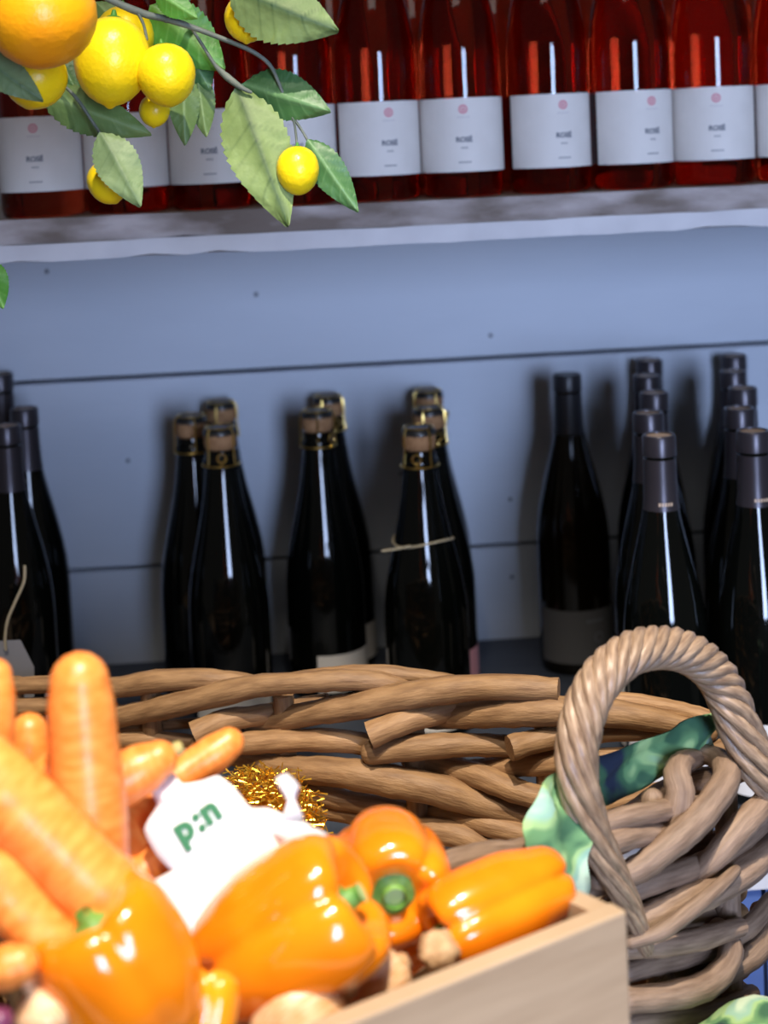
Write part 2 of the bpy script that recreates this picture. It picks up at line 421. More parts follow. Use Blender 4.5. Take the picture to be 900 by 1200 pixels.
# ------------------------------------------------------------------ bottles
def burgundy(H, r):
    k = H/0.31
    pr = [(0.0005, 0.004), (r*0.6, 0.003), (r*0.86, 0.0), (r*0.96, 0.002), (r, 0.009), (r, 0.07), (r, 0.128), (r*0.985, 0.142), (r*0.95, 0.157),
          (r*0.885, 0.173), (r*0.79, 0.190), (r*0.68, 0.207), (r*0.565, 0.224), (r*0.465, 0.240), (r*0.40, 0.254), (r*0.375, 0.268), (r*0.365, 0.306), (r*0.30, 0.308), (0.0005, 0.308)]
    return [(a, c*k) for a, c in pr]
def make_rose():
    root = thing('rose_wine_bottle', 'x', 'bottle'); r = 0.0391
    b = MB(); b.lathe(burgundy(0.31, r), 40); b.build('bottle_body', M['rose'], root, False)
    b = MB(); b.lathe([(0.0162, 0.252), (0.0158, 0.262), (0.0156, 0.303), (0.0163, 0.304), (0.0163, 0.3105), (0.0148, 0.3115), (0.0005, 0.3115)], 24); b.build('capsule', M['whitelabel'], root, False)
    l = MB(); arc(l, r+0.0005, math.radians(84), 0.0245, 0.0935, 26); lab = l.build('label', M['whitelabel'], root, False)
    R = r+0.0009
    q = MB(); wrap(q, *ring2d(0.0043, 0.0026), R, 0, 0.083); wrap(q, *ring2d(0.0017, 0.0004), R, 0, 0.083); q.build('emblem', M['rouge'], lab, False)
    q = MB(); wrap(q, *dashes([0.0012, 0.001, 0.0013, 0.001, 0.0012, 0.001, 0.0012], 0.0008, 0.0006), R, 0, 0.0755); q.build('fine_print', M['faint'], lab, False)
    q = MB(); wrap(q, *text_mesh('ROSÉ', 0.0065, 0.0003), R, 0, 0.0545); q.build('lettering', M['ink'], lab, False)
    q = MB(); wrap(q, *dashes([0.001, 0.0012, 0.001, 0.0011], 0.0013, 0.0006), R, 0, 0.0470); wrap(q, *dashes([0.0013, 0.001, 0.0012, 0.001, 0.0013, 0.001, 0.0012], 0.0014, 0.0006), R, 0, 0.0335); q.build('fine_print', M['ink'], lab, False)
    return root
proto = None
ords = ['first', 'second', 'third', 'fourth', 'fifth', 'sixth', 'seventh', 'eighth', 'ninth', 'tenth', 'eleventh']
RY = 1.548
fronts = [(43, 0), (144, 2), (240, 0), (342, 0), (441, 12), (542, -3), (648, 11), (743, 18), (834, -9), (930, 5)]
lastx = None
for i, (u, rot) in enumerate(fronts):
    x = at_y(u, 165, RY-0.02).x
    if lastx is not None and x-lastx < 0.0798: x = lastx+0.0798
    lastx = x
    o = make_rose() if proto is None else copy_tree(proto)
    proto = proto or o
    o.location = (x, RY+random.uniform(-0.001, 0.003), zs); o.rotation_euler.z = math.radians(rot)
    o['label'] = '%s rosé bottle from the left in the front row on the upper shelf' % ords[i] if i < 9 else 'rosé bottle cut off by the right edge of the photo on the upper shelf'
    o['group'] = 'rosé bottles in the front row'
x0 = at_y(43, 165, RY).x
for i in range(10):
    o = copy_tree(proto); o.location = (x0+0.036+0.083*i, RY+0.104, zs); o.rotation_euler.z = math.radians(random.uniform(100, 260))
    o['label'] = '%s rosé bottle from the left in the shaded back row of the upper shelf' % ords[i]
    o['group'] = 'rosé bottles in the back row'

HW = at_y(663, 437, 1.80).z - zl
def make_wine(kind):
    root = thing('wine_bottle', 'x', 'bottle'); k = HW/0.31
    r = 0.0385 if kind == 'row' else 0.0415
    prof = burgundy(HW, r)
    b = MB(); b.lathe(prof, 40); b.build('bottle_body', M['brownglass' if kind == 'lone' else 'glass'], root, False)
    b = MB(); cm = M['blackcap'] if kind == 'lone' else M['capsule']
    rn = r*0.42
    b.lathe([(rn*1.04, 0.248*k), (rn*0.98, 0.256*k), (rn*0.93, 0.272*k), (rn*0.91, 0.290*k), (rn*0.86, 0.2905*k), (rn*0.86, 0.2925*k), (rn*0.94, 0.293*k),
             (rn*0.94, 0.3085*k), (rn*0.88, 0.31*k), (rn*0.74, 0.31*k), (rn*0.72, 0.3085*k)], 28)
    cap = b.build('capsule', cm, root, False)
    b = MB(); b.lathe([(rn*0.74, 0.309*k), (0.0004, 0.3088*k)], 24)
    b.build('capsule_top', M['captop'] if kind == 'row' else M['blackcap'], cap, False)
    if kind == 'row':
        q = MB(); wrap(q, *dashes([0.002, 0.0016, 0.002, 0.0016, 0.002], 0.003, 0.0009), rn*1.045, 0, 0.254*k); q.build('embossing', M['captop'], cap, False)
    R = r+0.0009
    l = MB()
    if kind == 'lone':
        arc(l, r+0.0005, math.radians(80), 0.0145, 0.0745, 26); lab = l.build('label', M['shadelabel'], root, False)
        q = MB(); wrap(q, *dashes([0.003, 0.0016, 0.0012, 0.0022, 0.0014, 0.003, 0.0014, 0.0018], 0.0035, 0.0008), R, 0.010, 0.0625)
        wrap(q, *ring2d(0.0062, 0.0046), R, 0.014, 0.043); q.build('print', M['ink'], lab, False)
    else:
        arc(l, r+0.0005, math.radians(80), 0.012, 0.078, 26); lab = l.build('label', M['whitelabel'], root, False)
        q = MB(); wrap(q, *text_mesh('RIF', 0.013), R, 0.0, 0.0615); q.build('lettering', M['ink'], lab, False)
        q = MB(); wrap(q, *dashes([0.012, 0.008, 0.01], 0.002, 0.002), R, 0, 0.040); q.build('fine_print', M['ink'], lab, False)
    return root
placed = []
def put(o, u, v, H, label, group, rot=0.0, r=0.0385, shift=(0, 0)):
    p = at_z(u, v, zl+H)
    o.location = (p.x+shift[0], p.y+shift[1], zl); o.rotation_euler.z = math.radians(rot)
    o['label'] = label
    if group: o['group'] = group
    for q, rr in placed:
        d = math.hypot(q[0]-o.location.x, q[1]-o.location.y)
        if d < rr+r: print('CLOSE', label[:60], round(d, 4), 'need', round(rr+r, 4))
    if o.location.y+r > WALL_Y: print('WALL', label, o.location.y)
    placed.append((o.location.copy(), r))
    return o
lone = make_wine('lone')
put(lone, 664, 438, HW, 'single dark olive bottle with grey label standing alone against the wall', None, 8, 0.0415)
wp = make_wine('row')
names = ['frontmost', 'second', 'third', 'fourth', 'fifth', 'rearmost']
def put_at(o, x, y, label, group, rot, r, zsc=1.0):
    o.location = (x, y, zl); o.rotation_euler.z = math.radians(rot); o.scale.z = zsc; o['label'] = label
    if group: o['group'] = group
    for q, rr in placed:
        d = math.hypot(q[0]-x, q[1]-y)
        if d < rr+r: print('CLOSE', label[:60], round(d, 4), 'need', round(rr+r, 4))
    if y+r > WALL_Y: print('WALL', label, y)
    placed.append((o.location.copy(), r)); return o
YB = WALL_Y-0.0392
for nm, (uf, vf), (ur, vr) in (('the row behind the basket handle', (772, 509), (758, 429)), ('the row at the right edge', (882, 504), (857, 423))):
    pf = at_z(uf, vf, zl+HW); pr_ = at_y(ur, vr, YB); dy = (YB-pf.y)/4
    for k in range(5):
        x = pf.x+(pr_.x-pf.x)*k/4+(0, -0.007, 0.002, -0.003, 0.003)[k]
        o = wp if (nm.startswith('the row behind') and k == 0) else copy_tree(wp)
        put_at(o, x, pf.y+dy*k, '%s grey-capped wine bottle in %s' % (names[k] if k < 4 else 'rearmost', nm), 'grey-capped wine bottles in two rows', random.uniform(-6, 6), 0.0385)
left = [(28, 478, 'rightmost grey-capped bottle of the cluster at the left edge'),
        (7, 498, 'front grey-capped bottle of the cluster at the left edge with a card tag'),
        (1, 463, 'rearmost bottle of the cluster at the left edge with its cap highest')]
for u, v, lb in left:
    put(copy_tree(wp), u, v, HW, lb, 'grey-capped wine bottles at the left edge', random.uniform(120, 240)).scale.z = 1.075 if 'cap highest' in lb else 1.0

HC = 0.313
def make_champagne(pink=False):
    root = thing('sparkling_wine_bottle', 'x', 'bottle'); r = 0.0432
    pr = [(0.0005, 0.006), (r*0.6, 0.004), (r*0.88, 0.0), (r*0.97, 0.002), (r, 0.010), (r, 0.07), (r, 0.108), (r*0.985, 0.128), (r*0.94, 0.146), (r*0.865, 0.165), (r*0.77, 0.184),
          (r*0.665, 0.203), (r*0.57, 0.222), (r*0.49, 0.241), (r*0.435, 0.258), (r*0.405, 0.270), (r*0.40, 0.274), (r*0.44, 0.2755), (r*0.445, 0.280), (r*0.40, 0.282), (r*0.385, 0.290), (0.0005, 0.290)]
    b = MB(); b.lathe(pr, 40); b.build('bottle_body', M['glass'], root, False)
    b = MB(); b.lathe([(0.0140, 0.2905), (0.0162, 0.292), (0.0172, 0.296), (0.0174, 0.304), (0.0165, 0.3085), (0.0005, 0.309)], 26); b.build('cork', M['cork'], root, False)
    b = MB(); b.lathe([(0.0166, 0.3060), (0.0178, 0.3065), (0.0176, 0.3105), (0.0155, 0.3130), (0.010, 0.3136), (0.0005, 0.3138)], 26); b.build('cap_plate', M['plate'], root, False)
    b = MB()
    def circ(rad, zz, tr): b.tube([(rad*math.sin(a), -rad*math.cos(a), zz) for a in [2*math.pi*k/20 for k in range(20)]], tr, 6, smooth=1, closed=True)
    circ(0.0150, 0.3138, 0.0009); circ(0.0198, 0.2745, 0.0011)
    for k in range(4):
        a = math.pi/4+k*math.pi/2
        g = lambda rad, zz: (rad*math.sin(a), -rad*math.cos(a), zz)
        b.tube([g(0.0150, 0.3138), g(0.0180, 0.3095), g(0.0190, 0.300), g(0.0188, 0.288), g(0.0198, 0.2745)], 0.00105, 6, smooth=3)
    cage = b.build('wire_cage', M['gold'], root, False)
    b = MB(); b.tube([(0.0046*math.cos(a), -0.0215-0.001*math.sin(a), 0.2840+0.0050*math.sin(a)) for a in [2*math.pi*k/14 for k in range(14)]], 0.0012, 6, smooth=1, closed=True)
    b.tube([(0, -0.0205, 0.2770), (0.001, -0.0205, 0.2745)], 0.0012, 6, smooth=1); b.build('wire_loop', M['gold'], cage, False)
    b = MB(); arc(b, r+0.0005, math.radians(62), 0.010, 0.051, 24); b.build('label', M['pinklabel' if pink else 'shadelabel' if False else 'whitelabel'], root, False)
    return root
cp = make_champagne()
CH = 'sparkling wine bottles with wired corks'
first = True
CY_ = WALL_Y-0.0438
gf = at_z(257, 501, zl+HC); gr = at_y(258, 466, CY_); gm = (gf+gr)/2; gh = (gr-gf); gh.z = 0
gp = V((-gh.y, gh.x, 0)).normalized(); gl = gm+gp*math.sqrt(max(0.0, 0.0878**2-(gh.length/2)**2))
mf, mr = at_z(371, 481, zl+HC), at_y(384, 460, CY_)
rf_, rm_, rr2 = at_z(490, 501, zl+HC), at_z(502, 478, zl+HC), at_y(501, 455, CY_)
print('champ', gh.length, (mr-mf).xy.length, (rm_-rf_).xy.length, (rr2-rm_).xy.length)
for pp, lb, rot in (
    (gf, 'front sparkling bottle with gold wire loop in the left group of three', 5),
    (gl, 'left sparkling bottle with bare cork in the left group of three', 60),
    (gr, 'rear sparkling bottle half hidden in the left group of three', 30),
    (mf, 'front sparkling bottle of the middle pair showing its white label', 45),
    (mr, 'rear sparkling bottle of the middle pair', 20),
    (rf_, 'front sparkling bottle with twine around its shoulder right of centre', -12),
    (rm_, 'second sparkling bottle in the right-hand file behind the twine-tied bottle', 20),
    (rr2, 'rearmost sparkling bottle in the right-hand file against the wall', 70)):
    o = cp if first else copy_tree(cp); first = False
    put_at(o, pp.x, pp.y, lb, CH, rot, 0.0432)
    if 'twine around' in lb: twb = o
    if 'second sparkling' in lb:
        for c_ in o.children:
            if c_.name.startswith('label'):
                c_.data = c_.data.copy(); c_.data.materials[0] = M['pinklabel']; c_['label'] = 'dusty pink label'; c_.rotation_euler.z = math.radians(40)
# twine tied on a bottle
tx, ty = twb.location.x, twb.location.y
t = MB(); rr = 0.0312; zz0 = zl+0.198
t.tube([(tx+rr*math.sin(a), ty-rr*math.cos(a), zz0+0.003*math.sin(2*a+0.5)) for a in [2*math.pi*k/24 for k in range(24)]], 0.0011, 6, smooth=2, closed=True)
t.tube([(tx-0.016, ty-rr+0.003, zz0), (tx-0.030, ty-rr-0.001, zz0-0.001), (tx-0.044, ty-rr-0.003, zz0-0.0015)], 0.0012, 6)
o = t.build('twine', M['twine'], twb, True)
# world-space verts relative to rotated bottle: undo the rotation
o.rotation_euler.z = -twb.rotation_euler.z; o['label'] = 'pale twine tied around the shoulder'

# hang tag at the far left
pT = at_y(22, 735, 1.42)
tg = thing('hang_tag', 'grey card tag hanging on twine in front of the bottles at the left edge', 'tag', at_y(10, 790, 1.42))
out = [(-18, 752), (24, 750), (40, 782), (40, 840), (-18, 840)]
def slab(poly, y, th, nrm=V((0, -1, 0))):
    m_ = MB(); a = [at_y(u, v, y) for u, v in poly]; b2 = [p-nrm*th for p in a]; n = len(a)
    m_.add(a+b2, [tuple(range(n)), tuple(range(2*n-1, n-1, -1))]+[(i, (i+1) % n, n+(i+1) % n, n+i) for i in range(n)]); return m_
slab(out, 1.415, 0.0008).build('card', M['tagcard'], tg, smooth=False)
q = MB(); q.tube([at_y(*p) for p in ((29, 664, 1.43), (28, 682, 1.425), (18, 705, 1.42), (9, 727, 1.416), (6, 748, 1.413), (7, 762, 1.4135))], px(1.42, 1.9), 7); q.build('string', M['twine'], tg)
q = MB(); q.tube([at_y(7, 762, 1.4125), at_y(7, 762, 1.4145)], 0.0022, 12, cap='flat', smooth=1); q.build('eyelet', M['ink'], tg)

# ------------------------------------------------------------------ wicker basket
ZR = EYE.z-0.43
A1, A2 = at_z(860, 890, ZR), at_z(560, 1000, ZR)
dA = (A1-A2); dA.z = 0; dA.normalize(); nA = V((dA.y, -dA.x, 0))
B1, B2 = at_z(830, 835, ZR), at_z(130, 795, ZR)
dB = (B1-B2); dB.z = 0; dB.normalize(); nB = V((dB.y, -dB.x, 0))
def on_a(u, v, off=0.0): return at_plane(u, v, A1+nA*off, nA)
def on_b(u, v, off=0.0): return at_plane(u, v, B1+nB*off, nB)
bk = thing('wicker_basket', 'large wicker basket of thick brown rods with a twisted loop handle', 'basket', (B2.x*0.3, 1.10, ZT))
def rod(pts, rpx, mt='rod', cap='round', n=10, wob=0.05):
    m_ = MB()
    if not hasattr(rpx, '__len__'): rpx = [rpx]*len(pts)
    rad = [r*0.001 for r in rpx]
    m_.tube(pts, rad, n, cap, 5, wob=wob)
    return m_.build('rod', M[mt], bk)
def rb(lst, r, off, cap='round', mt='rod'):
    k = len(lst); offs = off if hasattr(off, '__len__') else [off]*k
    P = [on_b(u, v, o_) for (u, v), o_ in zip(lst, offs)]
    rr_ = r if hasattr(r, '__len__') else [r]*k
    return rod(P, [px(1.23, q)*1000 for q in rr_], mt, cap)
def ra(lst, r, off, cap='round', mt='rodshade'):
    k = len(lst); offs = off if hasattr(off, '__len__') else [off]*k
    P = [on_a(u, v, o_) for (u, v), o_ in zip(lst, offs)]
    rr_ = r if hasattr(r, '__len__') else [r]*k
    return rod(P, [px(1.03, q)*1000 for q in rr_], mt, cap)
# far wall, seen from inside
rb([(-60, 806), (0, 805), (60, 802), (130, 806), (185, 798), (240, 796), (290, 800), (330, 806)], [11, 11, 11, 13, 14, 13, 11, 8], [0, 0, 0, 0, .006, .006, 0, -.006])
rb([(-60, 832), (0, 830), (60, 827), (110, 828), (150, 836), (190, 834)], [11, 11, 11, 11, 9, 7], [.004, .004, 0, 0, -.006, -.008])
rb([(110, 846), (150, 838), (200, 827), (255, 814), (300, 804), (350, 800), (400, 797), (445, 799), (480, 806)], [11, 14, 15, 15, 14, 13, 13, 12, 10], [-.004, .002, .010, .014, .016, .016, .012, .004, -.006])
rb([(330, 797), (380, 791), (440, 788), (500, 794), (550, 802), (590, 806)], [7, 9, 10, 9, 8, 7], [-.006, -.006, -.006, -.008, -.010, -.012])
rb([(290, 848), (330, 843), (375, 834), (420, 827), (470, 817), (520, 809), (580, 805), (655, 808)], [11, 14, 15, 16, 16, 16, 15, 13], [-.010, -.002, .008, .012, .014, .014, .012, .010], cap='flat')
rb([(228, 861), (262, 845), (300, 839), (340, 831), (385, 821)], [16, 14, 13, 12, 10], [.022, .012, 0, -.010, -.014], cap='flat')
rb([(433, 862), (475, 845), (520, 833), (570, 824), (610, 818)], [16, 15, 14, 13, 11], [.026, .016, .002, -.010, -.014], cap='flat')
rb([(232, 874), (290, 871), (340, 868), (395, 868), (440, 874), (475, 880)], [12, 14, 14, 14, 13, 11], [.008, .008, .006, .004, -.006, -.012])
rb([(437, 882), (490, 876), (540, 873), (590, 874), (640, 876)], [15, 15, 14, 13, 10], [.016, .014, .008, -.002, -.010])
rb([(597, 877), (626, 869), (660, 862), (710, 858), (760, 856), (800, 858)], [15, 14, 13, 12, 11, 10], [.024, .014, .008, .004, 0, -.004], cap='flat')
rb([(505, 842), (545, 838), (600, 835), (660, 833), (720, 836), (780, 846), (830, 858)], [13, 16, 17, 17, 16, 13, 11], [-.008, .002, .010, .012, .010, .004, 0])
rb([(680, 816), (740, 822), (790, 831), (835, 842), (870, 854)], [9, 10, 10, 9, 9], [-.002, -.004, -.004, -.004, -.004])
rb([(265, 883), (300, 892), (340, 901), (395, 905), (450, 914), (510, 925), (570, 943), (640, 958), (700, 966)], [11, 14, 16, 18, 19, 19, 18, 15, 12], [-.008, -.002, .008, .014, .015, .013, .004, -.004, -.010])
rb([(480, 890), (520, 897), (560, 909), (600, 925), (640, 936), (690, 938)], [11, 13, 15, 15, 14, 12], [-.010, -.004, .004, .010, .008, 0])
rb([(550, 902), (600, 898), (650, 893), (700, 890), (760, 886)], [11, 13, 14, 13, 12], [-.010, -.002, .006, .006, 0])
rb([(320, 925), (355, 925), (395, 936), (440, 944), (490, 950)], [10, 13, 13, 12, 10], [-.004, .004, .006, -.002, -.010])
rb([(330, 948), (365, 946), (405, 952), (450, 962)], [11, 13, 13, 11], [.002, .004, 0, -.008])
rb([(500, 950), (540, 957), (585, 970), (630, 980), (680, 984)], [11, 13, 14, 13, 11], [-.010, .002, .008, .006, 0])
rb([(440, 978), (490, 972), (535, 978), (570, 992), (610, 1004)], [12, 15, 16, 15, 12], [-.004, .006, .010, .008, 0])
rb([(110, 872), (140, 868), (175, 866), (215, 868), (250, 876)], [8, 10, 10, 9, 8], [-.004, .002, .002, -.006, -.010])
rb([(100, 852), (150, 851), (200, 849), (250, 846)], [7, 7, 7, 6], [-.008, -.012, -.012, -.012])
rb([(690, 950), (740, 938), (790, 926), (840, 915), (870, 905)], [12, 13, 13, 12, 10], [.004, .006, .004, 0, 0])
rb([(650, 968), (710, 962), (770, 950), (830, 938)], [12, 13, 13, 12], [-.004, .004, .004, 0])
rb([(700, 900), (760, 896), (815, 886), (862, 872)], [11, 12, 12, 10], [.002, 0, 0, 0])
rb([(640, 995), (700, 985), (770, 972), (840, 955)], [13, 14, 13, 12], [0, .006, .004, 0])
# uprights of the far wall
for u in (20, 180, 335, 486, 640, 790):
    p = on_b(u, 880, -0.002); q = MB(); q.tube([V((p.x, p.y, ZT+0.006)), V((p.x, p.y, ZR-0.03)), V((p.x, p.y, ZR-0.006))], px(1.23, 13), 9, smooth=3); q.build('upright', M['rod'], bk)
# lower and hidden courses: woven between uprights
def weave(p, q, zc, r, ph, mt, amp=0.012, nper=4.0, inset=0.0):
    d = q-p; L = d.length; d.normalize(); n_ = V((d.y, -d.x, 0)); k = max(6, int(L/0.03)); pts = []
    for i in range(k+1):
        t_ = i/k; s_ = math.sin(math.pi*(t_*nper+ph))
        pts.append(V((p.x, p.y, 0))+d*L*t_+n_*(amp*s_+inset)+V((0, 0, zc+0.003*math.sin(5*t_+ph*7))))
    return rod(pts, [r*1000*random.uniform(0.85, 1.1) for _ in pts], mt)
Bl = B2-dB*0.19; CRN = at_z(884, 868, ZR); Al = A2-dA*0.255; Br = B1+dB*0.015
zz = ZR-0.128; ph = 0
while zz > ZT+0.012:
    weave(Bl, Br, zz, 0.0098, ph, 'rod'); ph += 1; zz -= 0.0205
zz = ZR-0.015; ph = 0
while zz > ZT+0.012:
    weave(Al, Bl, zz, 0.0098, ph, 'rod', nper=5.0); ph += 1; zz -= 0.0205
zz = ZR-0.010; ph = 0                          # inner layer and hidden length of the near wall
while zz > ZT+0.012:
    weave(Al, A2+dA*0.03, zz, 0.0095, ph, 'rodshade', amp=0.008)
    weave(A2+dA*0.05, A1+dA*0.008, zz-0.012, 0.0088, ph+0.5, 'rodshade', amp=0.005, inset=-0.022); ph += 1; zz -= 0.021
for i in range(8):
    p = Al.lerp(A1, i/7); q = MB(); q.tube([V((p.x, p.y, ZT+0.006)), V((p.x, p.y, ZR-0.012))], 0.008, 9, smooth=3)
    q.xf(Matrix.Translation(nA*-0.008)); q.build('upright', M['rodshade'], bk)
for i in range(1, 4):
    p = Al.lerp(Bl, i/4); q = MB(); q.tube([V((p.x, p.y, ZT+0.006)), V((p.x, p.y, ZR-0.006))], 0.008, 9, smooth=3); q.build('upright', M['rod'], bk)
# near wall, seen from outside
ra([(700, 1030), (740, 1022), (777, 997), (815, 964), (842, 930), (852, 908), (842, 890), (822, 882)], [13, 16, 17, 18, 18, 17, 14, 11], [.004, .012, .018, .020, .018, .010, -.008, -.022])
ra([(780, 975), (793, 950), (797, 928), (793, 908), (800, 893), (818, 888)], [16, 18, 18, 17, 14, 11], [0, .006, .006, 0, -.010, -.022])
ra([(680, 972), (710, 964), (745, 955), (790, 948), (830, 942)], [12, 13, 13, 13, 11], [.002, .006, .008, .002, -.008])
ra([(640, 1000), (680, 996), (730, 982), (780, 974), (825, 968)], [14, 15, 15, 14, 12], [.006, .008, .010, .002, -.010])
ra([(525, 1012), (565, 1004), (610, 1000), (650, 985), (700, 978)], [14, 16, 16, 14, 11], [.008, .010, .010, 0, -.008])
ra([(820, 1022), (846, 996), (872, 966), (900, 938), (925, 914)], [12, 16, 17, 17, 15], [.010, .018, .020, .016, .006])
ra([(735, 1045), (775, 1030), (825, 1012), (870, 984), (900, 958)], [13, 15, 15, 14, 12], [.002, .006, .006, .004, -.004])
ra([(735, 1085), (770, 1072), (806, 1056), (850, 1034), (885, 1010), (912, 985)], [16, 19, 20, 20, 19, 15], [.004, .010, .014, .014, .010, -.006])
ra([(740, 1104), (775, 1092), (808, 1068), (842, 1040), (862, 1020)], [8, 10, 10, 9, 7], [.020, .028, .030, .030, .024], mt='rodshade')
ra([(742, 1054), (775, 1042), (805, 1030), (850, 1012)], [11, 12, 12, 11], [-.006, -.006, -.008, -.010])
ra([(730, 1112), (775, 1108), (820, 1100), (868, 1086)], [12, 14, 14, 12], [.008, .014, .014, .008], cap='flat')
ra([(735, 1140), (765, 1130), (800, 1122), (836, 1112)], [13, 14, 14, 12], [-.002, 0, -.002, -.008])
ra([(735, 1172), (785, 1167), (825, 1156), (850, 1134), (856, 1108), (842, 1088)], [16, 17, 17, 16, 15, 13], [.012, .018, .018, .016, .008, -.006])
ra([(830, 1150), (862, 1134), (886, 1115), (898, 1092), (890, 1068)], [13, 15, 16, 15, 13], [-.002, .002, .002, -.004, -.014])
ra([(850, 1105), (880, 1084), (905, 1055)], [12, 13, 12], [-.004, -.002, -.010])
ra([(740, 1200), (790, 1196), (840, 1186), (880, 1165)], [13, 14, 14, 12], [.008, .010, .006, -.004])
ra([(740, 1235), (800, 1228), (850, 1210), (885, 1190)], [14, 15, 15, 13], [.008, .012, .008, -.004])
ra([(770, 1140), (782, 1150), (790, 1175)], [11, 12, 12], [-.006, -.006, -.008], cap='flat')
ra([(840, 1035), (848, 1060), (850, 1090)], [12, 13, 13], [-.012, -.012, -.014])
ra([(858, 960), (862, 990), (866, 1020)], [10, 11, 11], [-.010, -.010, -.010])
# base
pl = MB(); P = [Al, A1, Br, Bl]
pl.add([V((p.x, p.y, ZT+0.0005)) for p in P]+[V((p.x, p.y, ZT+0.010)) for p in P], [(3, 2, 1, 0), (4, 5, 6, 7), (0, 1, 5, 4), (1, 2, 6, 5), (2, 3, 7, 6), (3, 0, 4, 7)])
pl.build('basket_base', M['rod'], bk, smooth=False)
# twisted handle
hp = [(757, 1112, .016), (744, 1076, .020), (724, 1034, .022), (702, 992, .022), (684, 945, .020), (676, 900, .018), (679, 858, .016), (692, 816, .014), (716, 782, .012), (748, 762, .010),
      (782, 759, .008), (812, 768, .008), (838, 790, .008), (855, 822, .010), (870, 860, .012), (890, 896, .016), (915, 926, .018), (940, 948, .016)]
hr = [0.26, 0.42, 0.60, 0.76, 0.88, .96, 1, 1, 1, 1, 1, 1, 1, 1.05, 1.1, 1.12, 1.1, 1.05]
HP = [on_a(u, v, o_) for u, v, o_ in hp]
def cr(pts, i, t):
    m_ = len(pts); g = lambda k: pts[max(0, min(m_-1, k))]
    p0, p1, p2, p3 = g(i-1), g(i), g(i+1), g(i+2)
    return 0.5*((2*p1)+(p2-p0)*t+(2*p0-5*p1+4*p2-p3)*t*t+(3*p1-p0-3*p2+p3)*t**3)
path, prad = [], []
for i in range(len(HP)-1):
    for j in range(10):
        path.append(cr(HP, i, j/10)); prad.append(hr[i]+(hr[i+1]-hr[i])*j/10)
hd = MB(); hd.tube(path[::5], [0.0070*r for r in prad[::5]], 10, smooth=1); handle = hd.build('handle', M['strand'], bk)
handle['label'] = 'twisted loop handle of pale strands'
NS = 7; Ltot = [0]
for i in range(1, len(path)): Ltot.append(Ltot[-1]+(path[i]-path[i-1]).length)
half_len = Ltot[-1]
def pitch_angle(L):            # tight twist over the top of the loop, slack on the legs
    return L
ang, accum = [0.0], 0.0
for i in range(1, len(path)):
    t_ = i/len(path)
    pitch = 0.076+0.30*max(0, 0.40-t_)/0.40+0.30*max(0, t_-0.74)/0.26
    accum += 2*math.pi*(Ltot[i]-Ltot[i-1])/pitch; ang.append(accum)
for s_ in range(NS):
    pts, rr_ = [], []
    nr = nA.copy()
    for i in range(len(path)):
        T_ = (path[min(i+1, len(path)-1)]-path[max(i-1, 0)]).normalized()
        nr = (nr-T_*nr.dot(T_)).normalized(); bn = T_.cross(nr)
        a = -ang[i]+2*math.pi*s_/NS
        pts.append(path[i]+(nr*math.cos(a)+bn*math.sin(a))*0.0094*prad[i]); rr_.append(0.0047*(0.55+0.45*min(1, prad[i])))
    m_ = MB(); m_.tube(pts, rr_, 8, smooth=1, wob=0.04); m_.build('strand', M['strand'], handle)

# leaf print cloth tied to the basket
def cloth_sheet(name, secs, mt, parent=None, th=0.0012, nx=8, sub=4, amp=0.003, bias=None, wl=9.0):
    P0 = [s_[0] for s_ in secs]; P1 = [s_[1] for s_ in secs]; rows = []
    for i in range(len(secs)-1):
        for j in range(sub):
            t_ = j/sub; rows.append((cr(P0, i, t_), cr(P1, i, t_)))
    rows.append((P0[-1], P1[-1])); m_ = MB(); nr_ = len(rows); vs, uv = [], []
    for side in (0, 1):
        for i, (a, b2) in enumerate(rows):
            nb = rows[min(i+1, nr_-1)][0]-rows[max(i-1, 0)][0]; n_ = (b2-a).cross(nb).normalized()
            if n_.dot(V((0, -1, 0.2))) < 0: n_ = -n_
            for j in range(nx+1):
                t_ = j/nx; h = amp*(math.sin(wl*t_+i*0.5)+0.6*math.sin(i*1.1+3*t_))
                vs.append(a.lerp(b2, t_)+n_*(h-th*side)); uv.append((t_, bias[min(i//sub, len(bias)-1)]*(1-(i % sub)/sub)+bias[min(i//sub+1, len(bias)-1)]*(i % sub)/sub if bias else 0))
    K = nx+1; off = nr_*K; fs = []
    for i in range(nr_-1):
        for j in range(nx):
            q = (i*K+j, i*K+j+1, (i+1)*K+j+1, (i+1)*K+j); fs.append(q); fs.append(tuple(off+k for k in q[::-1]))
    edge = [(i, 0) for i in range(nr_)]+[(nr_-1, j) for j in range(1, K)]+[(i, nx) for i in range(nr_-2, -1, -1)]+[(0, j) for j in range(nx-1, 0, -1)]
    for (a, b2) in zip(edge, edge[1:]+edge[:1]):
        fs.append((a[0]*K+a[1], b2[0]*K+b2[1], off+b2[0]*K+b2[1], off+a[0]*K+a[1]))
    m_.add(vs, fs, uv); return m_.build(name, mt, parent, angle=80)
S = [((612, 1062, .030), (694, 1072, .030)), ((614, 1030, .030), (694, 1040, .030)), ((618, 985, .030), (690, 1000, .028)), ((626, 942, .022), (688, 965, .020)), ((640, 912, .006), (690, 946, .008)),
     ((672, 898, -.012), (694, 946, -.008)), ((712, 884, -.018), (722, 938, -.016)), ((760, 864, -.020), (764, 920, -.018)), ((800, 848, -.020), (802, 902, -.018)), ((838, 836, -.018), (838, 882, -.018))]
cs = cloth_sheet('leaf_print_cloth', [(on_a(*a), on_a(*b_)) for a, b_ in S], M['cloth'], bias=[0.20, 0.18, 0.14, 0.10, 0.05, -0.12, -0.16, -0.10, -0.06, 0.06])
tag(cs, 'green leaf-print cloth band draped over the basket rim behind the handle', 'cloth')
